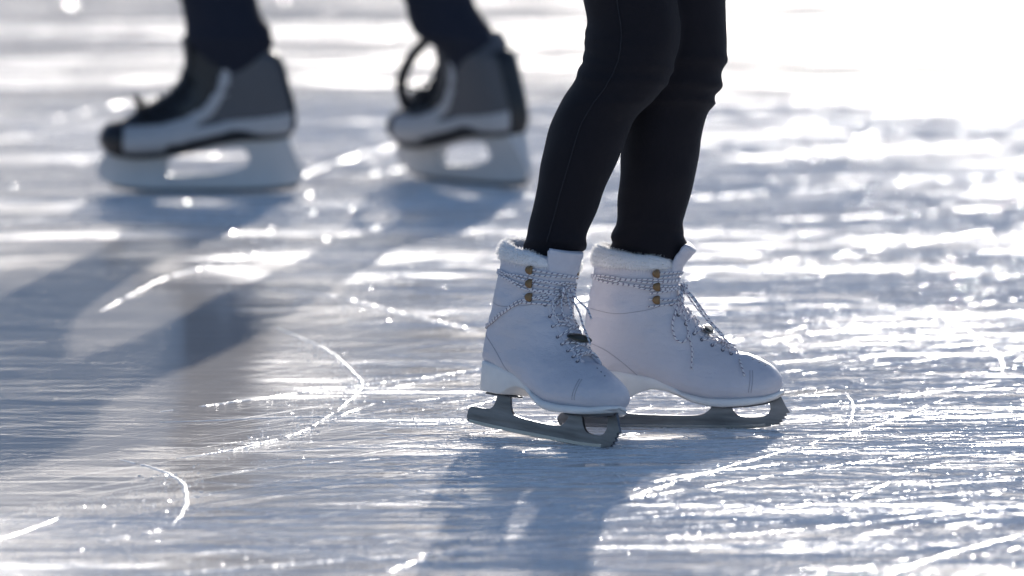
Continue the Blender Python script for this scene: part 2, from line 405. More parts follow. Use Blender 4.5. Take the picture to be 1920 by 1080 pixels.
# hundreds of finer scratches with their little burrs: nobody could count them
def fine_scratches():
    vs = []; fs = []
    for q in range(3000):
        py = 1090 - 900 * random.random() ** .75
        c = ground(random.uniform(-100, 2020), py)
        if ((c.x - SMOOTH_SPOT[0]) / SMOOTH_SPOT[2]) ** 2 + ((c.y - SMOOTH_SPOT[1]) / SMOOTH_SPOT[3]) ** 2 < 1.5: continue
        L_ = random.uniform(.12, .75) * (2.6 if q % 5 == 0 else 1); a = random.choice((random.gauss(.05, .22), random.gauss(.05, .22), random.gauss(-.45, .45), random.gauss(.35, .4)))
        long_ = q % 22 == 0
        if long_: L_ = random.uniform(1.2, 2.8); a = random.gauss(.1, .45)
        k = random.gauss(0, .5) * (.6 if long_ else 1); w = (random.uniform(.0018, .0028) if long_ else 0) or random.choice((.0006, .0008, .0010, .0012, .0014, .0017, .0021)) * random.uniform(.8, 1.2); hgt = random.uniform(.0002, .0007); n = max(6, int(L_ / .03)); o = len(vs)
        x, y = c.x, c.y
        for i in range(n + 1):
            th = a + k * (i / n - .5) * L_; u = i / n; tp = math.sin(math.pi * min(1, max(0, u))) ** .5
            s = Vector((-math.sin(th), math.cos(th), 0)); p = Vector((x, y, 0))
            ww = w * (.10 + .90 * tp ** 1.5) * random.uniform(.35, 1.5)
            vs += [p - s * ww + Vector((0, 0, .0004)), p + Vector((0, 0, hgt * tp + .0007)), p + s * ww + Vector((0, 0, .0004))]
            if i:
                b = o + (i - 1) * 3; fs += [(b, b + 3, b + 4, b + 1), (b + 1, b + 4, b + 5, b + 2)]
            x += math.cos(th) * L_ / n; y += math.sin(th) * L_ / n
    o = mobj('fine_scratches', mesh('fine_scratches', vs, fs, False), M['snow'], ice); tag(o, kind='stuff')
fine_scratches()

# ------------------------------------------------------------------ loft for boots
def loft(sections, nsec, nang, groove=None, side=1):
    """sections: (Fx,Fz, Bx,Bz, w, skew, yshift)  front point, back/sole point, half width"""
    S_ = catmull(sections, nsec); rings = []
    for i, q in enumerate(S_):
        Fx, Fz, Bx, Bz, w, k, ys = q; u = i / nsec; r = []
        for j in range(nang):
            t = 2 * math.pi * j / nang; c = math.cos(t); s = math.sin(t)
            cc = math.copysign(abs(c) ** .92, c); ss = math.copysign(abs(s) ** .84, s)
            x = (Fx + Bx) / 2 + (Fx - Bx) / 2 * cc; z = (Fz + Bz) / 2 + (Fz - Bz) / 2 * cc
            y = w * ss * (1 - k * c)
            if groove and groove[0] < u < groove[1]:
                tt = min(t, 2 * math.pi - t); e = min(1, (u - groove[0]) / .03, (groove[1] - u) / .05)
                g = max(0, min(1, (groove[2] - tt) / .12)) * e * groove[3]
                d = Vector((Bx - Fx, 0, Bz - Fz)).normalized(); x += d.x * g; z += d.z * g
            r.append(Vector((x, y + ys * side, z)))
        rings.append(r)
    return rings

# ------------------------------------------------------------------ white figure skate
FIG = [  # Fx,    Fz,    Bx,    Bz,    w,    skew, yshift
    (.127, .226, .024, .236, .0430, .00, 0),
    (.1275, .216, .0195, .222, .0430, .00, 0),
    (.1285, .200, .0165, .200, .0420, .00, 0),
    (.1275, .184, .0125, .178, .0400, .02, 0),
    (.131, .169, .0075, .150, .0385, .05, 0),
    (.143, .154, .0030, .120, .0375, .08, 0),
    (.157, .139, .0000, .095, .0365, .12, 0),
    (.171, .126, .0020, .079, .0360, .16, 0),
    (.185, .117, .0330, .070, .0365, .20, .001),
    (.198, .1095, .0760, .064, .0375, .24, .002),
    (.212, .1035, .1130, .050, .0395, .26, .003),
    (.227, .0975, .1500, .039, .0430, .26, .004),
    (.241, .0910, .1850, .036, .0435, .24, .004),
    (.253, .0840, .2150, .037, .0400, .20, .003),
    (.261, .0765, .2400, .040, .0325, .15, .002),
    (.266, .0680, .2550, .044, .0210, .10, .001),
    (.2672, .0600, .2630, .049, .0080, .00, .001),
]
def fig_half_width(x):
    tab = [(0, .002), (.003, .013), (.009, .0215), (.02, .0285), (.04, .0325), (.07, .0325), (.11, .0325), (.15, .0405), (.185, .0455), (.215, .0435), (.240, .0365), (.255, .0270), (.264, .0155), (.2690, .003)]
    return np.interp(x, [a for a, _ in tab], [b for _, b in tab])

def make_figure_skate(label, side, mat_world, wrap_heel=False, tongue_flop=0.0, hang=None, lift=0.0):
    """side=+1: left foot. Local x forward, z up; the -y side is the one the camera sees."""
    root = empty('figure_skate'); root.matrix_world = mat_world
    tag(root, label, 'ice skate', 'white figure skates of the near skater')
    rings = loft(FIG, 90, 72, groove=(.03, .66, .46, .0065), side=side)
    # soft creases at the ankle bend
    for i, r in enumerate(rings):
        for j, p in enumerate(r):
            a = noise.noise(Vector((p.x * 18, p.y * 14, p.z * 60))) * .0042 * math.exp(-((p.z - .152) / .028) ** 2)
            for (zc, dep, wd) in ((.158, .0013, .0028), (.147, .0016, .0032), (.137, .0011, .0028)):
                zz = zc + .28 * (p.x - .10) + .004 * noise.noise(Vector((p.x * 30, zc * 99, p.y * 9)))
                a -= dep * math.exp(-((p.z - zz) / wd) ** 2) * max(0, min(1, (p.x - .045) / .03)) * (.6 + .6 * noise.noise(Vector((p.x * 22, zc * 50, 1))))
            b_ = noise.noise(Vector((p.x * 26, p.y * 26, p.z * 26))) * .0014
            p.y += (a + b_) * (1 if p.y > 0 else -1); p.x += (a) * .5
    vs, fs = ring_mesh(rings)
    me = fix_normals(mesh('boot', vs, fs)); boot = mobj('boot', me, M['leather'], root)
    bvh = BVHTree.FromPolygons([v.co.copy() for v in me.vertices], [tuple(p.vertices) for p in me.polygons])
    def sidept(x, z, s=-1, off=.0012):
        h = bvh.ray_cast(Vector((x, s * .2, z)), Vector((0, -s, 0)))
        if h[0] is None:
            h2 = bvh.find_nearest(Vector((x, s * .03, z))); return h2[0] + h2[1] * off
        return h[0] + h[1] * off
    def shaft(th, z, off=.0016):
        """th: 0 front, pi/2 towards -y, pi back"""
        c = Vector((.072 - (.22 - z) * .12, 0, z)); d = Vector((math.cos(th), -math.sin(th), 0))
        h = bvh.ray_cast(c + d * .3, -d)
        return h[0] + h[1] * off if h[0] is not None else c + d * .05
    # outsole with heel
    xs = np.concatenate([np.linspace(0, .03, 10), np.linspace(.034, .235, 46), np.linspace(.238, .269, 14)])
    def ztop(x): return float(np.interp(x, [0, .05, .104, .137, .165, .2, .245, .269], [.0805, .078, .069, .050, .0435, .0425, .0455, .0520]))
    def zbot(x): return float(np.interp(x, [0, .004, .045, .058, .066, .078, .095, .115, .135, .150, .170, .19, .22, .245, .262, .269], [.0425, .040, .0398, .0400, .0425, .0495, .0545, .0520, .0440, .0375, .0332, .0320, .0338, .0372, .0420, .0475]))
    rr = []
    for x in xs:
        w = float(fig_half_width(x)); zt, zb = ztop(x), zbot(x); ys = side * .004 * max(0, min(1, (x - .08) / .08)) * max(0, min(1, (.275 - x) / .06))
        wb = w * (1 - .10 * max(0, min(1, (.07 - x) / .02)) * 1) - .0006
        e = min(.0022, w * .3)
        prof = [(-w + e, zt), (-w, zt - .0022), (-w + .0002, zt - .006), (-wb, zb + .002), (-wb + e, zb), (0, zb), (wb - e, zb), (wb, zb + .002), (w - .0002, zt - .006), (w, zt - .0022), (w - e, zt), (0, zt)]
        rr.append([Vector((x, y + ys, z)) for y, z in prof])
    vs, fs = ring_mesh(rr); sole = mobj('sole', fix_normals(mesh('sole', vs, fs)), M['sole_white'], root)
    # heel seam and welt lines
    def line(parent, pts, rad, mat, name, s=-1, n=None, off=.0002):
        P = [sidept(x, z, s, off) for x, z in (catmull(pts, n or 40))]
        return mobj(name, tube_mesh(name, P, rad, 6), mat, parent)
    for s in (-1, 1):
        line(boot, [(.224, .052), (.226, .068), (.2255, .0800)], .00050, M['stitch'], 'stitching', s)
        line(boot, [(.2275, .052), (.2295, .068), (.2290, .0800)], .00050, M['stitch'], 'stitching', s)
        line(boot, [(.006, .118), (.035, .106), (.060, .088), (.078, .072)], .00050, M['stitch'], 'stitching', s)
        line(boot, [(.014, .160), (.05, .155), (.09, .160), (.112, .166)], .00040, M['stitch'], 'stitching', s)
    # raised edge round the throat
    for s in (-1, 1):
        P = []
        for t in np.linspace(0, 1, 40):
            u = .035 + (.63 - .035) * t; i = int(u * 90); j = int(round(.47 / (2 * math.pi) * 72)); j = j if s > 0 else (72 - j) % 72
            P.append(rings[i][j])
        P = catmull([tuple(p) for p in P[::3]], 60)
        mobj('facing_edge', tube_mesh('facing_edge', P, .0023, 8), M['leather'], boot)
    # tongue
    TC = [(.190, .1125), (.172, .1235), (.156, .1375), (.143, .151), (.132, .166), (.1275, .184), (.1290, .203), (.1295 + .008 * tongue_flop, .221), (.1285 + .022 * tongue_flop, .2375)]
    C = catmull(TC, 60); trs = []
    for i, c in enumerate(C):
        t = np.array(C[min(i + 1, 60)]) - np.array(C[max(i - 1, 0)]); t /= np.linalg.norm(t); nrm = np.array((t[1], -t[0]))
        u = i / 60; hw = .014 + .012 * u + (.005 * max(0, u - .70) * 3.3); th = .0035 + .0035 * u
        if u > .97: hw *= .93
        cr = .0012 * noise.noise(Vector((0, 0, i * .35 + side * 9))); r = []
        for j in range(20):
            a = 2 * math.pi * j / 20; yy = hw * math.copysign(abs(math.cos(a)) ** .6, math.cos(a)); k = th * math.copysign(abs(math.sin(a)) ** .8, math.sin(a)) + cr - .0035 - .009 * (yy / .03) ** 2
            k += .0014 * noise.noise(Vector((yy * 70, i * .22, side * 3)))
            r.append(Vector((c[0] + nrm[0] * k, yy, c[1] + nrm[1] * k)))
        trs.append(r)
    vs, fs = ring_mesh(trs); tongue = mobj('tongue', fix_normals(mesh('tongue', vs, fs)), M['tongue'], root)
    tb = BVHTree.FromPolygons([v.co.copy() for v in tongue.data.vertices], [tuple(p.vertices) for p in tongue.data.polygons])
    # fur cuff: a plump ring round the collar, open at the front where the tongue stands
    P = []; ths = np.linspace(.50, 2 * math.pi - .50, 60)
    collar = rings[0]
    for th in ths:
        k = th / (2 * math.pi) * 72; i = int(k) % 72; f = k - int(k); p = collar[i].lerp(collar[(i + 1) % 72], f); P.append(p)
    def fr(u): return .0056 + .0034 * math.exp(-((u - .5) / .20) ** 2) - .003 * (max(0, abs(u - .5) - .40) / .1)
    cuff_me = tube_mesh('fur_cuff', [p + Vector((-.001 * math.cos(t), 0, -.0068)) for p, t in zip(P, ths)], fr, 14, flat=1.7)
    for v in cuff_me.vertices: v.co += v.co.normalized() * .0015 * noise.noise(v.co * 90)
    cuff = mobj('fur_cuff', cuff_me, M['fur'], root)
    hv = []; hf = []; polys = [p for p in cuff_me.polygons]; areas = np.array([p.area for p in polys]); areas /= areas.sum()
    for pi in rng.choice(len(polys), 5200, p=areas):
        p = polys[pi]; V_ = [cuff_me.vertices[i].co for i in p.vertices]; wts = rng.dirichlet(np.ones(len(V_)))
        c = sum((v * float(w) for v, w in zip(V_, wts)), Vector()); nrm = p.normal
        d = (nrm + Vector(rng.normal(0, .5, 3)) + Vector((0, 0, -.15))).normalized(); L_ = rng.uniform(.003, .0065)
        s = d.cross(Vector(rng.normal(0, 1, 3))).normalized() * .00028
        o = len(hv); hv += [c - s, c + s, c + d * L_ * .6 + s * .6 + Vector((0, 0, -.0004)), c + d * L_ + Vector((0, 0, -.0012))]; hf += [(o, o + 1, o + 2), (o, o + 2, o + 3)]
    tag(mobj('fur_strands', mesh('fur_strands', hv, hf), M['strand'], cuff), kind='stuff')
    # blade
    out = [(-.0285, .004), (-.0305, .011), (-.0275, .0185), (-.018, .0200), (.008, .0200), (.018, .0215), (.0245, .028), (.0265, .0385, 1), (.0515, .0385, 1), (.0525, .030), (.058, .0205), (.072, .0180), (.110, .0168), (.150, .0166), (.163, .0185), (.172, .0250), (.1755, .0340, 1), (.1965, .0340, 1), (.1985, .0345, 1), (.252, .0380, 1), (.2605, .0405, 1), (.2650, .0425, 1),
           (.2700, .0325, 1), (.2722, .0285, 1), (.2768, .0222, 1), (.2708, .0208, 1), (.2740, .0180, 1), (.2682, .0166, 1), (.2712, .0138, 1), (.2654, .0126, 1), (.2680, .0098, 1), (.2622, .0088, 1), (.2640, .0062, 1), (.2570, .0058, 1), (.246, .0030), (.230, .0010), (.200, .0000), (.150, .0000), (.09, .0000), (.03, .0004), (-.01, .0016), (-.022, .0026)]
    hole = [(.1985, .0300), (.2030, .0220), (.2110, .0160), (.232, .0150), (.2450, .0165), (.2510, .0225), (.2520, .0300), (.2485, .0362), (.2300, .0350), (.2080, .0330), (.1990, .0328)]
    blade = mobj('blade', plate_mesh('blade', [chaikin(out, 2), chaikin(hole, 2)], .0019), M['steel'], root)
    for v in blade.data.vertices: v.co.z += lift * max(0, min(1, (v.co.z - .012) / .018))
    edge = [(-.024, .0034), (-.024, .0062), (.03, .0050), (.09, .0046), (.15, .0046), (.20, .0046), (.232, .0060), (.244, .0074), (.244, .0034), (.230, .0012), (.200, .0003), (.150, .0002), (.09, .0002), (.03, .0006), (-.01, .0018)]
    mobj('ground_edge', plate_mesh('ground_edge', [edge], .00215, .0002), M['ground'], blade)
    # mounting plates with their screws
    for (x0, x1, z, hw) in ((.012, .062, .0388, .021), (.168, .262, .0330, .024)):
        vs = []; fs = []
        for k, x in enumerate(np.linspace(x0, x1, 18)):
            u = k / 17; w = hw * (1 - abs(2 * u - 1) ** 4) * .9 + .003; zz = zbot(x) - .0016 + .0004
            vs += [(x, -w, zz), (x, w, zz), (x, w, zz - .0018), (x, -w, zz - .0018)]
        vs, fs = ring_mesh([[Vector(vs[4 * k + j]) for j in range(4)] for k in range(18)])
        mobj('mounting_plate', fix_normals(mesh('mounting_plate', vs, fs, False)), M['darksteel'], blade)
    # hooks
    hooks = []
    for s in (-1, 1):
        for (x, z) in ((.1035, .2085), (.1040, .1915), (.1035, .1735)):
            c = sidept(x, z, s, .0); nrm = (sidept(x, z, s, .01) - c).normalized()
            f = Vector((0, 0, 1)).cross(nrm) * (1 if s > 0 else -1)
            f = -f if f.x < 0 else f
            up = Vector((0, 0, 1)); rg = []
            for k, (sc_, h) in enumerate(((.55, -.0005), (.60, .0018), (1.0, .0026), (1.0, .0042), (.72, .0052))):
                ring = []
                for j in range(20):
                    a = 2 * math.pi * j / 20; px_ = .0072 * math.cos(a); py_ = .0058 * math.sin(a)
                    if px_ > .0030: px_ = .0030
                    ring.append(c + (f * (px_ - .0008) + up * py_) * sc_ + nrm * h)
                rg.append(ring)
            vs, fs = ring_mesh(rg); mobj('lace_hook', fix_normals(mesh('lace_hook', vs, fs)), M['brass'], boot)
    # eyelets down the facing
    eyes = []
    for s in (-1, 1):
        for u in np.linspace(.26, .62, 8):
            i = int(u * 90); j = int(round(.62 / (2 * math.pi) * 72)); j = j if s > 0 else 72 - j
            p = rings[i][j]; h = bvh.find_nearest(p); eyes.append((s, h[0], h[1]))
            vv = []; q = h[1].orthogonal().normalized(); r_ = h[1].cross(q)
            mobj('eyelet', tube_mesh('eyelet', [h[0] + h[1] * .0005 + (q * math.cos(a) + r_ * math.sin(a)) * .0018 for a in np.linspace(0, 2 * math.pi, 13)], .0006, 6, cap=False), M['eyelet'], boot)
    for (x, s) in ((.2285, -1), (.2370, -1), (.2450, -1)):   # perforations on the vamp
        h = bvh.ray_cast(Vector((x, s * .012, .2)), Vector((0, 0, -1)))
        if h[0] is not None: mobj('perforation', tube_mesh('perforation', [h[0] - h[1] * .0004, h[0] + h[1] * .0005], .0011, 8), M['eyelet'], boot)
    def lace(pts, n=None, rad=.00135, name='lace'):
        return mobj(name, tube_mesh(name, pts, rad * 1.12, 7, n=n, flat=.9), M['lace'], root)
    # criss-cross over the tongue
    E = {s: [e[1] + e[2] * .0015 for e in eyes if e[0] == s] for s in (-1, 1)}
    for k in range(7):
        for s in (-1, 1):
            a, b_ = E[s][k], E[-s][k + 1]; mid = (a + b_) / 2
            h = tb.find_nearest(mid + Vector((.02, 0, .02))); mid2 = h[0] + h[1] * .0022 if h[0] else mid
            lace([a, a.lerp(mid2, .5) + (mid2 - mid) * .45, mid2 + Vector((0, 0, .0006 * s)), b_.lerp(mid2, .5) + (mid2 - mid) * .45, b_], 20, .0012)
    # strands from the hooks over the tongue front
    for k, (x, z) in enumerate(((.1045, .2085), (.1050, .1915), (.1045, .1735))):
        for dz, s0 in ((.001, -1), (-.001, 1)):
            pts = []
            for t in np.linspace(-1, 1, 13):
                th = t * .95; zz = z + dz + (-.008 * (t * s0 + 1) / 2 * (1 if k else .6))
                p = shaft(th, zz, .0018)
                h = tb.ray_cast(Vector((.3, p.y, zz)), Vector((-1, 0, 0)))
                if h[0] is not None and h[0].x > p.x - .002: p = Vector((max(p.x, h[0].x + .0015), p.y, p.z))
                pts.append(p)
            lace(pts, 40)
    # turns round the shaft
    zturn = ((.2020, .1960), (.1990, .1850)) if not wrap_heel else ((.1985, .1950), (.1990, .1800))
    for (zb, zf) in zturn:
        for dd in (0, .0026):
            pts = []
            for t in np.linspace(-.25, 2 * math.pi + .25, 64):
                zz = zf + dd + (zb - zf) * (1 - math.cos(t)) / 2 + .0008 * math.sin(t * 5 + dd * 900)
                p = shaft(t, zz, .0016)
                if abs(p.y) < .026 and p.x > .09:
                    h = tb.ray_cast(Vector((.3, p.y, zz)), Vector((-1, 0, 0)))
                    if h[0] is not None: p = Vector((max(p.x, h[0].x + .0018), p.y, p.z))
                pts.append(p)
            lace(pts)
    # knot
    kz = .186; kx = .1345
    kp = [Vector((kx + .003 * math.cos(a * 2.0) + .002, .010 * math.cos(a), kz + .006 * math.sin(a * 3))) for a in np.linspace(0, 2 * math.pi, 30)]
    lace(kp, None, .0017)
    for P_ in (hang or []):
        pts = []
        for (x, z, y) in P_:
            if y is None: pts.append(sidept(x, z, -1, .0022))
            else: pts.append(Vector((x, y, z)))
        lace(pts, 50, .00125)
    if wrap_heel:
        pts = []
        for t in np.linspace(.15, 2 * math.pi - .15, 60):
            zz = .178 - (.178 - .120) * (1 - math.cos(t)) / 2
            c = Vector((.070 - .012 * (1 - math.cos(t)) / 2, 0, zz)); d = Vector((math.cos(t), -math.sin(t), 0)); h = bvh.ray_cast(c + d * .3, -d)
            pts.append(h[0] + h[1] * .0018 if h[0] is not None else c + d * .06)
        lace(pts); lace([p + Vector((0, 0, .0028 + .001 * math.sin(i * .8))) for i, p in enumerate(pts)])
        b = pts[30]
        lace([b, b + Vector((-.003, -.004, .006)), b + Vector((-.001, -.008, -.010)), b + Vector((.0015, -.012, -.026))], 20)
        mobj('pull_tab', tube_mesh('pull_tab', [b + Vector((.0006, 0, .024)), b + Vector((-.0022, 0, .012)), b + Vector((-.0024, 0, -.004)), b + Vector((-.001, 0, -.016))], .0022, 8, n=20, flat=.5), M['eyelet'], boot)
    # dark oval lace buckle on the tongue
    h = tb.find_nearest(Vector((.186, -.004, .150))); n_ = h[1]; c = h[0] + n_ * .004
    xa = Vector((0, 1, 0)); xa = (xa - n_ * xa.dot(n_)).normalized(); ya = n_.cross(xa); rg = []
    for (s_, hh) in ((.92, -.002), (1, 0), (.9, .0022), (.6, .0034), (.2, .0038)):
        rg.append([c + (xa * .0205 * math.copysign(abs(math.cos(a)) ** 1.25, math.cos(a)) + ya * .0078 * math.sin(a)) * s_ + n_ * hh for a in np.linspace(0, 2 * math.pi, 25)[:-1]])
    vs, fs = ring_mesh(rg); bk = mobj('lace_buckle', fix_normals(mesh('lace_buckle', vs, fs)), M['buckle'], root)
    mobj('rim', tube_mesh('rim', [c + (xa * .0212 * math.copysign(abs(math.cos(a)) ** 1.25, math.cos(a)) + ya * .0084 * math.sin(a)) for a in np.linspace(0, 2 * math.pi, 33)], .0008, 6, cap=False), M['steel'], bk)
    for o in root.children:
        if o != blade: o.location.z += lift
    for o in blade.children:
        if o.name.startswith('mounting'): o.location.z += lift
    return root

# placement: the point of the blade that stands on the ice
def place(yaw, pitch, roll, local_contact, world_pt):
    rot = Matrix.Rotation(yaw, 4, 'Z') @ Matrix.Rotation(pitch, 4, 'Y') @ Matrix.Rotation(roll, 4, 'X')
    t = Vector(world_pt) - (rot @ Vector(local_contact))
    return Matrix.Translation(t) @ rot
far_m = place(R(-4), 0, R(0), (.15, 0, 0), ground(1089.7 + .15 * 1408, 803))
near_m = place(R(-50), R(2.6), R(-7.5), (.200, 0, 0), ground(1087, 835))
far_hang = [
    [(.136, .187, -.004), (.150, .175, -.010), (.168, .150, -.012), (.185, .128, -.014), (.199, .1125, -.018), (.207, .101, None), (.213, .088, None), (.2185, .073, None)],
    [(.136, .188, -.006), (.152, .170, -.014), (.166, .148, -.016), (.180, .133, -.016), (.195, .1165, -.012), (.205, .110, -.004)],
    [(.134, .185, -.010), (.136, .165, -.022), (.141, .140, None), (.146, .120, None), (.1495, .103, None), (.149, .082, None)],
    [(.134, .184, -.012), (.127, .160, None), (.123, .140, None), (.127, .122, None), (.136, .117, None), (.143, .124, None), (.141, .146, None), (.136, .170, -.024), (.135, .184, -.008)],
    [(.135, .186, .004), (.146, .168, .010), (.160, .150, .012), (.176, .136, .008), (.190, .122, .006)],
]
near_hang = [
    [(.135, .186, .000), (.150, .172, -.006), (.160, .163, -.010), (.169, .158, -.016), (.172, .153, -.018)],
    [(.135, .187, .006), (.152, .176, .010), (.166, .168, .012), (.176, .160, .010), (.181, .157, .008)],
    [(.134, .184, -.012), (.134, .172, -.020), (.139, .158, -.020), (.147, .149, -.016), (.154, .149, -.006)],
    [(.134, .184, .004), (.148, .165, .012), (.162, .146, .012), (.176, .133, .010), (.186, .123, .008)],
    [(.134, .185, -.004), (.139, .170, -.010), (.150, .153, -.010), (.160, .145, -.002)],
]
make_figure_skate('white fur-cuffed figure skate farther from the camera, seen in side profile', +1, far_m, False, 1.0, far_hang)
make_figure_skate('white figure skate nearest the camera, heel lifted, toe turned towards us', -1, near_m, True, 0.30, near_hang, .008)

# ------------------------------------------------------------------ grey hockey skate
def hx(zx): return (1050 - zx) / 3267.0
def hz(zy): return (972 - zy) / 3267.0
HOC = [
    (.158, .228, .058, .238, .041, 0, 0),
    (.159, .221, .050, .231, .043, 0, 0),
    (.161, .210, .038, .218, .044, 0, 0),
    (.164, .190, .020, .200, .044, .03, 0),
    (.170, .170, .010, .165, .043, .06, 0),
    (.186, .151, .002, .135, .041, .10, 0),
    (.206, .138, .000, .112, .040, .14, 0),
    (.222, .131, .004, .094, .039, .18, 0),
    (.234, .128, .030, .0865, .040, .20, 0),
    (.247, .118, .080, .0850, .042, .22, 0),
    (.258, .111, .120, .0790, .044, .22, 0),
    (.268, .108, .160, .0690, .046, .20, 0),
    (.278, .106, .205, .0600, .046, .16, 0),
    (.286, .101, .240, .0580, .042, .12, 0),
    (.292, .092, .268, .0600, .032, .06, 0),
    (.2945, .080, .286, .0650, .014, 0, 0),
]
def in_poly(x, z, poly):
    c = False; n = len(poly)
    for i in range(n):
        a, b = poly[i], poly[i - 1]
        if (a[1] > z) != (b[1] > z) and x < (b[0] - a[0]) * (z - a[1]) / (b[1] - a[1]) + a[0]: c = not c
    return c
def make_hockey_skate(label, mat_world, loose=False):
    root = empty('hockey_skate'); root.matrix_world = mat_world @ Matrix.Scale(1.06, 4)
    tag(root, label, 'ice skate', 'grey hockey skates of the far skater')
    NS, NA = 120, 96
    rings = loft(HOC, NS, NA); vs, fs = ring_mesh(rings)
    me = fix_normals(mesh('boot', vs, fs)); boot = mobj('boot', me, M['slate'], root)
    me.calc_loop_triangles()
    def shell(name, test, off, mat, parent):
        vn = [v.normal.copy() for v in me.vertices]; mp = {}; V = []; Fc = []
        for p in me.polygons:
            if len(p.vertices) != 4: continue
            c = p.center
            if not test(c): continue
            f = []
            for i in p.vertices:
                if i not in mp: mp[i] = len(V); V.append(me.vertices[i].co + vn[i] * off)
                f.append(mp[i])
            Fc.append(f)
        m2 = mesh(name, V, Fc)
        o = mobj(name, m2, mat, parent); s = o.modifiers.new('t', 'SOLIDIFY'); s.thickness = off * .9; s.offset = -1
        return o
    zp = lambda *pp: [(hx(a), hz(b)) for a, b in pp]
    quarter = zp((212, 640), (380, 630), (520, 590), (620, 530), (672, 450), (690, 400), (700, 300), (735, 300), (728, 412), (715, 480), (660, 565), (560, 640), (760, 602), (900, 590), (1042, 568), (1046, 640), (1010, 672), (960, 680), (860, 668), (800, 648), (740, 652), (600, 690), (420, 730), (410, 800), (212, 800))
    stripe = zp((418, 735), (600, 695), (740, 657), (800, 655), (860, 676), (1000, 684), (1046, 645), (1049, 690), (1000, 720), (800, 712), (640, 740), (430, 800))
    facing = zp((212, 632), (380, 622), (515, 582), (610, 524), (660, 448), (678, 400), (688, 280), (500, 250), (400, 500), (215, 560))
    shell('toe_cap', lambda c: c.x > .2585, .0022, M['black'], root)
    shell('side_panel', lambda c: in_poly(c.x, c.z, quarter), .0014, M['panel'], boot)
    shell('arch_trim', lambda c: in_poly(c.x, c.z, stripe), .0018, M['black'], boot)
    shell('facing_panel', lambda c: in_poly(c.x, c.z, facing), .0016, M['black'], boot)
    shell('heel_guard', lambda c: c.x < .004 + .10 * max(0, c.z - .12) ** 1.0 + .018 * (abs(c.y) < .018) and c.z > .088, .0020, M['black'], boot)
    # outsole plate
    rr = []
    for x in np.linspace(.006, .286, 50):
        zb = float(np.interp(x, [0, .03, .08, .12, .16, .205, .24, .268, .29], [.0895, .0855, .0835, .0775, .0672, .0585, .0565, .0590, .066])); u = (x - .006) / .28
        w = float(np.interp(x, [0, .02, .06, .12, .18, .22, .26, .28, .29], [.008, .026, .032, .032, .040, .042, .036, .022, .006]))
        rr.append([Vector((x, -w, zb + .004)), Vector((x, -w, zb)), Vector((x, -w + .004, zb - .0028)), Vector((x, w - .004, zb - .0028)), Vector((x, w, zb)), Vector((x, w, zb + .004))])
    vs, fs = ring_mesh(rr); mobj('outsole', fix_normals(mesh('outsole', vs, fs)), M['black'], root)
    # holder with its open window, thicker towards the boot
    Z = lambda pp: [(hx(a[0]), hz(a[1])) + tuple(a[2:]) for a in pp]
    out = Z([(70, 885), (95, 800), (120, 778, 1), (250, 786), (420, 786), (640, 735), (800, 700), (1012, 690, 1), (1050, 790), (1088, 868), (1080, 905), (1040, 925), (860, 942), (500, 946), (250, 944), (130, 925)])
    hol = Z([(424, 800), (440, 792), (640, 748), (790, 738), (812, 752), (832, 815), (800, 842), (700, 872), (560, 886), (425, 892), (416, 870)])
    hm = plate_mesh('blade_holder', [chaikin(out, 2), chaikin(hol, 2)], .0085, .0015)
    for v in hm.vertices:
        k = max(0, min(1, (v.co.z - .02) / .055)); v.co.y *= .62 + 1.25 * k * k
    holder = mobj('blade_holder', hm, M['holder'], root)
    st = Z([(128, 928), (250, 942), (500, 944), (860, 940), (1062, 914), (1072, 935), (1030, 956), (900, 968), (600, 972), (350, 971), (200, 960), (140, 942)])
    mobj('blade', plate_mesh('blade', [chaikin(st, 1)], .0016, .0003), M['darksteel'], holder)
    # tongue
    C = catmull([(.232, .126), (.208, .140), (.188, .154), (.174, .172), (.167, .190), (.166, .205), (.168, .220), (.171, .236)], 40); trs = []
    for i, c in enumerate(C):
        t = np.array(C[min(i + 1, 40)]) - np.array(C[max(i - 1, 0)]); t /= np.linalg.norm(t); nrm = np.array((t[1], -t[0])); u = i / 40; hw = .020 + .012 * u; r = []
        for j in range(16):
            a = 2 * math.pi * j / 16; yy = hw * math.cos(a); k = .006 * math.sin(a) - .004 - 7 * yy * yy
            r.append(Vector((c[0] + nrm[0] * k, yy, c[1] + nrm[1] * k)))
        trs.append(r)
    vs, fs = ring_mesh(trs); mobj('tongue', fix_normals(mesh('tongue', vs, fs)), M['black'], root)
    bvh = BVHTree.FromPolygons([v.co.copy() for v in me.vertices], [tuple(p.vertices) for p in me.polygons])
    for k in range(8):
        u = k / 7; x = .240 - .068 * u; z = .127 + .060 * u ** 1.2; pts = []
        for t in np.linspace(-1, 1, 11):
            y = t * .030; h = bvh.ray_cast(Vector((x + .05, y, z + .07)), Vector((-.6, 0, -.8)))
            if h[0] is not None: pts.append(h[0] + h[1] * (.0050 + .0016 * (k % 2)))
        if len(pts) > 3: mobj('lace', tube_mesh('lace', pts, .0026, 7, n=24), M['blacklace'], root)
    # bow
    for s in (-1, 1):
        mobj('lace', tube_mesh('lace', [(.236, 0, .138), (.243, s * .018, .146), (.238, s * .038, .140), (.230, s * .030, .134), (.234, s * .004, .138)], .0024, 7, n=26), M['blacklace'], root)
    if loose:   # untied ends standing out in a big loop in front of the instep
        for dy, dz in ((0, 0), (.008, .003)):
            mobj('lace', tube_mesh('lace', [(.172, dy, .236), (.206, .010 + dy, .210 + dz), (.238, .014 + dy, .180 + dz), (.262, .01 + dy, .146 + dz), (.266, 0 + dy, .112)], .0058, 7, n=36), M['blacklace'], root)
    return root
hl_m = place(R(180 - 2), R(0), 0, (.13, 0, 0), ground(170 + (1050 - .13 * 3267) / 2.7, 362))
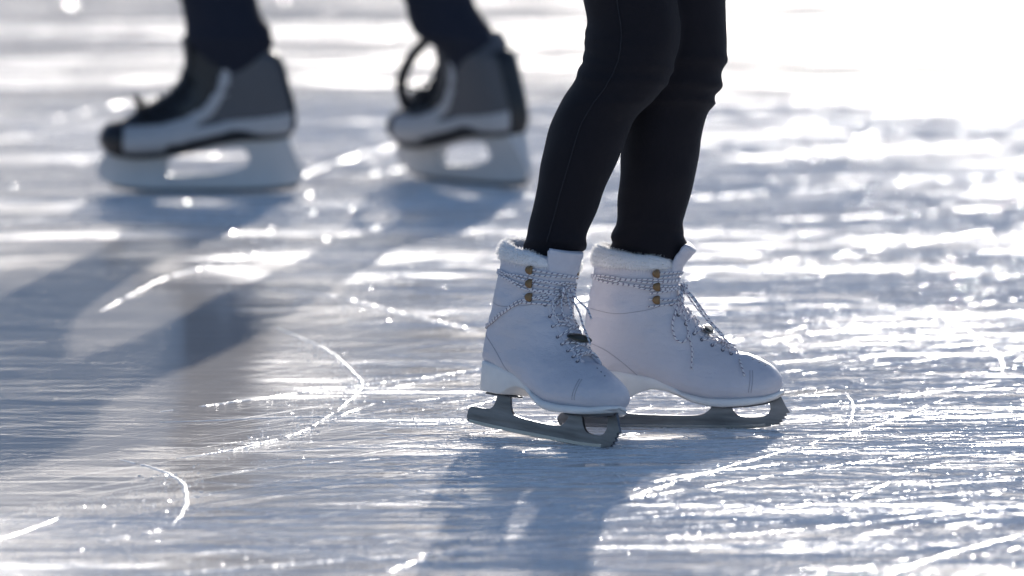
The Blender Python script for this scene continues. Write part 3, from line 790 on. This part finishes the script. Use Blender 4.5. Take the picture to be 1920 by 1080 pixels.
hr_m = place(R(180 - 50), R(0), R(-6), (.13, 0, 0), ground(890, 346))
make_hockey_skate('grey and black hockey skate on the left, seen side-on, black toe cap leading', hl_m)
make_hockey_skate('grey and black hockey skate turned away with loose laces, between the legs', hr_m, True)

# ------------------------------------------------------------------ legs
def leg_rings(rows, y_of, scale, folds=(), depth_ratio=1.02, seed=0, nsub=90, nang=44, ankle=.0):
    """rows: (pixel row, left px, right px) from the ankle up; returns world-space rings"""
    Q = catmull(rows, nsub); rings = []
    for i, (row, l, r) in enumerate(Q):
        c = at((l + r) / 2, row, y_of(row)); hw = (r - l) / 2 / scale; ring = []
        for j in range(nang):
            a = 2 * math.pi * j / nang; k = 0
            for (fr_, amp, wd, ph, asym) in folds:
                d = (row - fr_ - 16 * math.sin(a + ph)) / wd
                k += 1.35 * amp * math.exp(-d * d) * (1 - asym + asym * (.5 + .5 * math.cos(a - ph)))
            k += .0022 * noise.noise(Vector((math.cos(a) * 1.5, math.sin(a) * 1.5, row * .02 + seed)))
            ring.append(c + Vector((math.cos(a) * (hw + k), math.sin(a) * (hw * depth_ratio * (1 - ankle * max(0, min(1, (row - 330) / 150))) + k), 0)))
        rings.append(ring)
    return rings
def capsule(pts, rads, n=16): return tube_vf(pts, rads, 14, n)
def hand_parts(wrist, fdir, side, curl=.35, sc_=1.0):
    """palm and five fingers from the wrist"""
    f = Vector(fdir).normalized(); lat = f.cross(Vector((0, 0, 1)));
    lat = lat.normalized() if lat.length > .1 else Vector((0, 1, 0)); nrm = lat.cross(f).normalized() * side
    w = Vector(wrist); parts = [tube_vf([w - f * .02, w + f * .03, w + f * .075, w + f * .09], [.024, .033, .036, .026], 12, None, .5)]
    for k, (o, L_) in enumerate(((-.027, .072), (-.009, .080), (.009, .076), (.026, .060))):
        b = w + f * .082 + lat * o; d1 = (f + nrm * curl).normalized(); d2 = (f + nrm * curl * 2.5).normalized()
        parts.append(tube_vf([b - f * .01, b + d1 * L_ * .5, b + d1 * L_ * .5 + d2 * L_ * .5], [.009, .0085, .007], 8))
    b = w + f * .03 - lat * .030; parts.append(tube_vf([b + lat * .01, b - lat * .018 + f * .02 + nrm * .01, b - lat * .024 + f * .05 + nrm * .018], [.012, .010, .008], 8))
    return parts
def make_person(label, hips, chest, shoulder_dir, mats, legs, head_dir, arm_pts, hair_len, name_leg, folds_seams):
    """hips, chest: world points. legs: list of ring lists (world)."""
    root = empty('person', (hips[0], hips[1], 0)); tag(root, label, 'person')
    inv = Matrix.Translation(-Vector(root.location))
    def add(name, me, mat, parent=root, loc=True):
        me.transform(inv); return mobj(name, me, mat, parent)
    hips = Vector(hips); chest = Vector(chest); sd = Vector(shoulder_dir).normalized(); up = (chest - hips).normalized(); fw = Vector(head_dir).normalized()
    parts = [ring_mesh(r) for r in legs]
    parts.append(ball_vf(hips, .165, .15, .15)); parts.append(ball_vf(hips + up * .08, .15, .13, .14))
    for r, s in zip(legs, (0, 1)):
        top = sum(r[-1], Vector()) / len(r[-1]); parts.append(tube_vf([top - Vector((0, 0, .03)), top.lerp(hips, .6), hips], [.080, .088, .09], 16))
    trousers = add(name_leg, remesh(name_leg, parts, .0044, 1), mats[0])
    # jacket
    neck = chest + up * .20; jp = [tube_vf([hips - up * .05, hips + up * .12, hips.lerp(chest, .5), chest, chest + up * .12, chest + up * .17], [.175, .168, .165, .185, .17, .09], 20, 24, .72)]
    for k, s in enumerate((-1, 1)):
        sh = chest + up * .12 + sd * s * .185; el, wr = [Vector(p) for p in arm_pts[k]]
        jp.append(tube_vf([chest + up * .10 + sd * s * .10, sh, sh.lerp(el, .5), el, el.lerp(wr, .55), wr], [.075, .072, .060, .052, .047, .040], 14, 24))
    jp.append(tube_vf([chest + up * .14, neck + up * .01], [.085, .070], 16))
    add('jacket', remesh('jacket', jp, .010, 3), mats[1])
    # body: neck, head, hands
    hc = neck + up * .14 + fw * .03; sdv = fw.cross(Vector((0, 0, 1))).normalized(); upv = Vector((0, 0, 1))
    def loc(a, b, c): return hc + fw * a + sdv * b + upv * c
    bp_ = [tube_vf([chest + up * .05, neck, hc - upv * .03], [.07, .056, .056], 14), ball_vf(hc + upv * .03, .088, .078, .105), ball_vf(loc(.025, 0, -.045), .062, .056, .072), tube_vf([loc(.082, 0, .025), loc(.098, 0, -.005), loc(.106, 0, -.022), loc(.088, 0, -.032)], [.009, .012, .015, .010], 8),
           ball_vf(loc(.078, 0, -.064), .014, .024, .008), ball_vf(loc(.072, 0, -.100), .022, .026, .018), ball_vf(loc(.070, .032, .03), .014, .018, .010), ball_vf(loc(.070, -.032, .03), .014, .018, .010)]
    for s in (-1, 1): bp_.append(ball_vf(loc(-.005, s * .083, -.005), .020, .010, .032))
    bp_.append(tube_vf([chest, chest + up * .1], [.08, .08], 12))
    for k, s in enumerate((-1, 1)):
        el, wr = [Vector(p) for p in arm_pts[k]]; d = (wr - el).normalized()
        sh = chest + up * .12 + sd * s * .15
        bp_.append(tube_vf([chest + up * .08, sh, el, wr + d * .02], [.045, .045, .036, .026], 10, 20)); bp_ += hand_parts(wr + d * .03, d, s)
    add('body', remesh('body', bp_, .0055, 2), mats[2])
    hp = [ball_vf(hc + upv * .045 - fw * .012, .100, .092, .105)]
    if hair_len: hp.append(tube_vf([hc + upv * .02 - fw * .06, hc - upv * .12 - fw * .075, hc - upv * hair_len - fw * .07], [.075, .07, .03], 14, 14))
    hm = remesh('hair', hp, .008, 2)
    bm = bmesh.new(); bm.from_mesh(hm)
    cut = [v for v in bm.verts if (v.co - hc).dot(fw) > .035 and (v.co - hc).dot(upv) < .075]
    bmesh.ops.delete(bm, geom=cut, context='VERTS'); bm.to_mesh(hm); bm.free()
    add('hair', hm, mats[3])
    for s in (-1, 1):
        vs, fs = ball_vf(loc(.079, s * .032, .018), .011, .011, .010, 12, 8); add('eye', fix_normals(mesh('eye', vs, fs)), M['eyelet'])
    for nm, pts, rad, mt in folds_seams: add(nm, tube_mesh(nm, pts, rad, 6), mt, trousers)
    return root

# near skater: the boots' shaft tops fix the ankles
near_ank = near_m @ Vector((.072, 0, .225)); far_ank = far_m @ Vector((.074, 0, .225))
def y_near(row): return near_ank.y + (0.03 - near_ank.y) * max(0, (450 - row) / 1000)
def y_far(row): return far_ank.y + (0.05 - far_ank.y) * max(0, (450 - row) / 1000)
SC_N = F_PX / math.hypot(CAM_D + near_ank.y, CAM_H); SC_F = F_PX / math.hypot(CAM_D + far_ank.y, CAM_H)
pnc = 960 + near_ank.x * SC_N
rows_n = [(560, pnc - 38, pnc + 34), (520, pnc - 40, pnc + 38), (488, pnc - 42, pnc + 46), (474, 985, 1090), (461, 984, 1097), (430, 990, 1104), (400, 996, 1116), (361, 1004, 1131), (320, 1011, 1150), (287, 1018, 1165), (250, 1027, 1180), (222, 1036, 1192), (185, 1053, 1222), (153, 1076, 1248), (120, 1094, 1263), (92, 1102, 1272), (50, 1102, 1276), (0, 1094, 1270), (-80, 1080, 1268), (-200, 1070, 1275), (-340, 1075, 1295)]
rows_f = [(560, 1155, 1235), (520, 1148, 1246), (494, 1149, 1258), (480, 1150, 1278), (474, 1150, 1285), (460, 1150, 1284), (430, 1153, 1279), (400, 1157, 1287), (350, 1160, 1299), (300, 1163, 1309), (250, 1164, 1318), (222, 1165, 1323), (190, 1168, 1331), (153, 1174, 1348), (100, 1186, 1362), (60, 1190, 1364), (0, 1186, 1360), (-80, 1176, 1356), (-200, 1160, 1352), (-340, 1140, 1345)]
fold_n = [(462, .0035, 7, 0, .2), (160, .0040, 8, 0, 1), (178, .0035, 7, .2, 1), (200, .003, 7, -.2, 1), (105, .0045, 9, 3.1, 1), (82, .0045, 8, 3.1, 1), (62, .0035, 7, 3.1, 1), (130, .004, 9, 3.1, 1), (128, .003, 8, .2, 1)]
fold_f = [(472, .0050, 8, 3.1, .3), (452, .0035, 7, .3, .5), (428, .0030, 7, .2, .8), (195, .0065, 8, 0, 1), (166, .0060, 8, 0, 1), (150, .0040, 7, .3, 1), (118, .004, 9, -.2, 1), (440, .004, 7, 3.0, .8)]
ln = leg_rings(rows_n, y_near, SC_N, fold_n, 1.0, 1, ankle=.12); lf = leg_rings(rows_f, y_far, SC_F, fold_f, 1.0, 5, ankle=.26)
def seam(rings, ang, i0, i1):
    n = len(rings[0]); j = int(ang / (2 * math.pi) * n) % n
    return [rings[i][j] + (rings[i][j] - sum(rings[i], Vector()) / n).normalized() * .0004 for i in range(i0, i1)]
hip_f = at(1215, 820 - .96 * SC_N, .05)
ch = hip_f + Vector((.05, 0, .34))
make_person('skater in tight black leggings wearing the white figure skates, only legs in view', hip_f, ch, (.15, -1, 0), (M['legging'], M['jacket_f'], M['skin'], M['hair']), [ln, lf], (1, -.1, 0),
            [((ch.x + .10, ch.y + .30, ch.z - .14), (ch.x + .28, ch.y + .33, ch.z - .20)), ((ch.x - .02, ch.y - .32, ch.z - .15), (ch.x + .16, ch.y - .36, ch.z - .24))][::-1], .26, 'leggings',
            [('seam', seam(ln, 4.45, 20, 88), .0009, M['seam'])])

# far skater
ha = hl_m @ Vector((.10, 0, .24)); hb = hr_m @ Vector((.10, 0, .24))
SC_L = F_PX / math.hypot(CAM_D + ha.y, CAM_H); SC_R = F_PX / math.hypot(CAM_D + hb.y, CAM_H)
pa = 960 + ha.x * SC_L; pb = 960 + hb.x * SC_R
rows_l = [(165, pa - 44, pa + 44), (130, pa - 54, pa + 58), (112, pa - 66, pa + 64), (106, pa - 70, pa + 68), (75, 350, 508), (40, 346, 496), (0, 340, 480), (-80, 322, 474), (-180, 300, 470), (-260, 290, 472), (-320, 294, 484), (-420, 330, 530), (-560, 400, 610)]
rows_r = [(150, pb - 44, pb + 44), (115, pb - 54, pb + 54), (100, pb - 64, pb + 60), (92, pb - 68, pb + 64), (60, 774, 922), (30, 766, 906), (0, 760, 888), (-80, 735, 880), (-180, 706, 868), (-260, 686, 856), (-320, 674, 850), (-420, 650, 840), (-560, 600, 800)]
hip_m = at(570, 362 - 1.0 * SC_L, ha.y + .02)
yl = lambda row: ha.y + (hip_m.y - ha.y - .08) * max(0, (100 - row) / 900); yr = lambda row: hb.y + (hip_m.y - hb.y + .08) * max(0, (100 - row) / 900)
fold_m = [(80, .004, 12, 0, .5), (40, .005, 12, 1, .8), (0, .004, 14, 2.5, .8), (-60, .004, 16, .5, .8), (-230, .006, 14, 3, .9), (-270, .006, 14, 3, .9)]
ll = leg_rings(rows_l, yl, SC_L, fold_m, 1.0, 11); lr = leg_rings(rows_r, yr, SC_R, fold_m, 1.0, 17)
cm = hip_m + Vector((-.20, 0, .33))
make_person('skater in dark navy trousers wearing grey hockey skates, cut off at the top', hip_m, cm, (.1, -1, 0), (M['navy'], M['jacket_m'], M['skin'], M['hair']), [ll, lr], (-1, 0, -.1),
            [((cm.x + .08, cm.y + .36, cm.z - .12), (cm.x - .10, cm.y + .42, cm.z - .24)), ((cm.x + .10, cm.y - .36, cm.z - .12), (cm.x + .02, cm.y - .42, cm.z - .30))][::-1], 0, 'trousers', [])

# ------------------------------------------------------------------ loose ice crystals and snow dust
def grains():
    vs = []; fs = []; base = [Vector(p) for p in ((1, 0, -.2), (-.5, .87, -.2), (-.5, -.87, -.2), (0, 0, 1.0))]
    tri = ((0, 1, 3), (1, 2, 3), (2, 0, 3))
    def put(p, s, tilt=.12, zmax=.5):
        q = Matrix.Rotation(random.uniform(0, 6.28), 3, 'Z') @ Matrix.Rotation(random.gauss(0, tilt), 3, 'X') @ Matrix.Diagonal((random.uniform(.6, 1.4), random.uniform(.6, 1.4), random.uniform(.08, zmax)))
        o = len(vs)
        for b in base:
            v = q @ b * s; vs.append((p[0] + v.x, p[1] + v.y, max(-.0008, v.z) + .0006))
        fs.extend(tuple(i + o for i in t) for t in tri)
    def spot_d(p): return ((p.x - SMOOTH_SPOT[0]) / SMOOTH_SPOT[2]) ** 2 + ((p.y - SMOOTH_SPOT[1]) / SMOOTH_SPOT[3]) ** 2
    def clump(p): return (-9 if spot_d(p) < 1.3 else 0) + .5 + .5 * noise.noise(Vector((p.x * 1.6, p.y * .9, 3.3))) + .35 * noise.noise(Vector((p.x * 7, p.y * 4, 8)))
    n = 0
    while n < 26000:
        p = ground(random.uniform(-40, 1960), 1095 - 560 * random.random())
        if clump(p) < random.uniform(.35, .95): continue
        put(p, random.choice((.0007, .0009, .0012, .0012, .0016, .0022))); n += 1
    for (t, w, h) in tracks:                        # dust thrown out beside the tracks
        L_ = sum((t[i + 1] - t[i]).length for i in range(len(t) - 1)); P = catmull([(p.x, p.y) for p in t], 100)
        for _ in range(int(L_ * 420)):
            p = P[random.randrange(101)]
            if spot_d(Vector((p[0], p[1], 0))) < 1.3: continue
            put((p[0] + random.gauss(0, w * 1.6), p[1] + random.gauss(0, w * 2.2)), random.choice((.001, .0014, .002, .003)))
    for mw, x0, x1 in ((near_m, .10, .28), (far_m, -.02, .28), (hl_m, .0, .30), (hr_m, 0, .3)):   # shavings where the blades bite
        for _ in range(420):
            p = mw @ Vector((random.uniform(x0, x1), random.gauss(0, .010), 0)); put(p, random.choice((.0008, .0011, .0015, .0022)))
    n = 0
    while n < 2600:                                  # coarser crumbs farther off
        p = ground(random.uniform(-60, 1980), 545 - 620 * random.random())
        if clump(p) < random.uniform(.4, 1.0): continue
        put(p, random.uniform(.002, .0052), .10, .22); n += 1
    o = mobj('ice_crystals', mesh('ice_crystals', vs, fs, False), M['grain']); tag(o, 'glittering ice crystals and snow dust scattered over the rink', 'snow', kind='stuff')
grains()
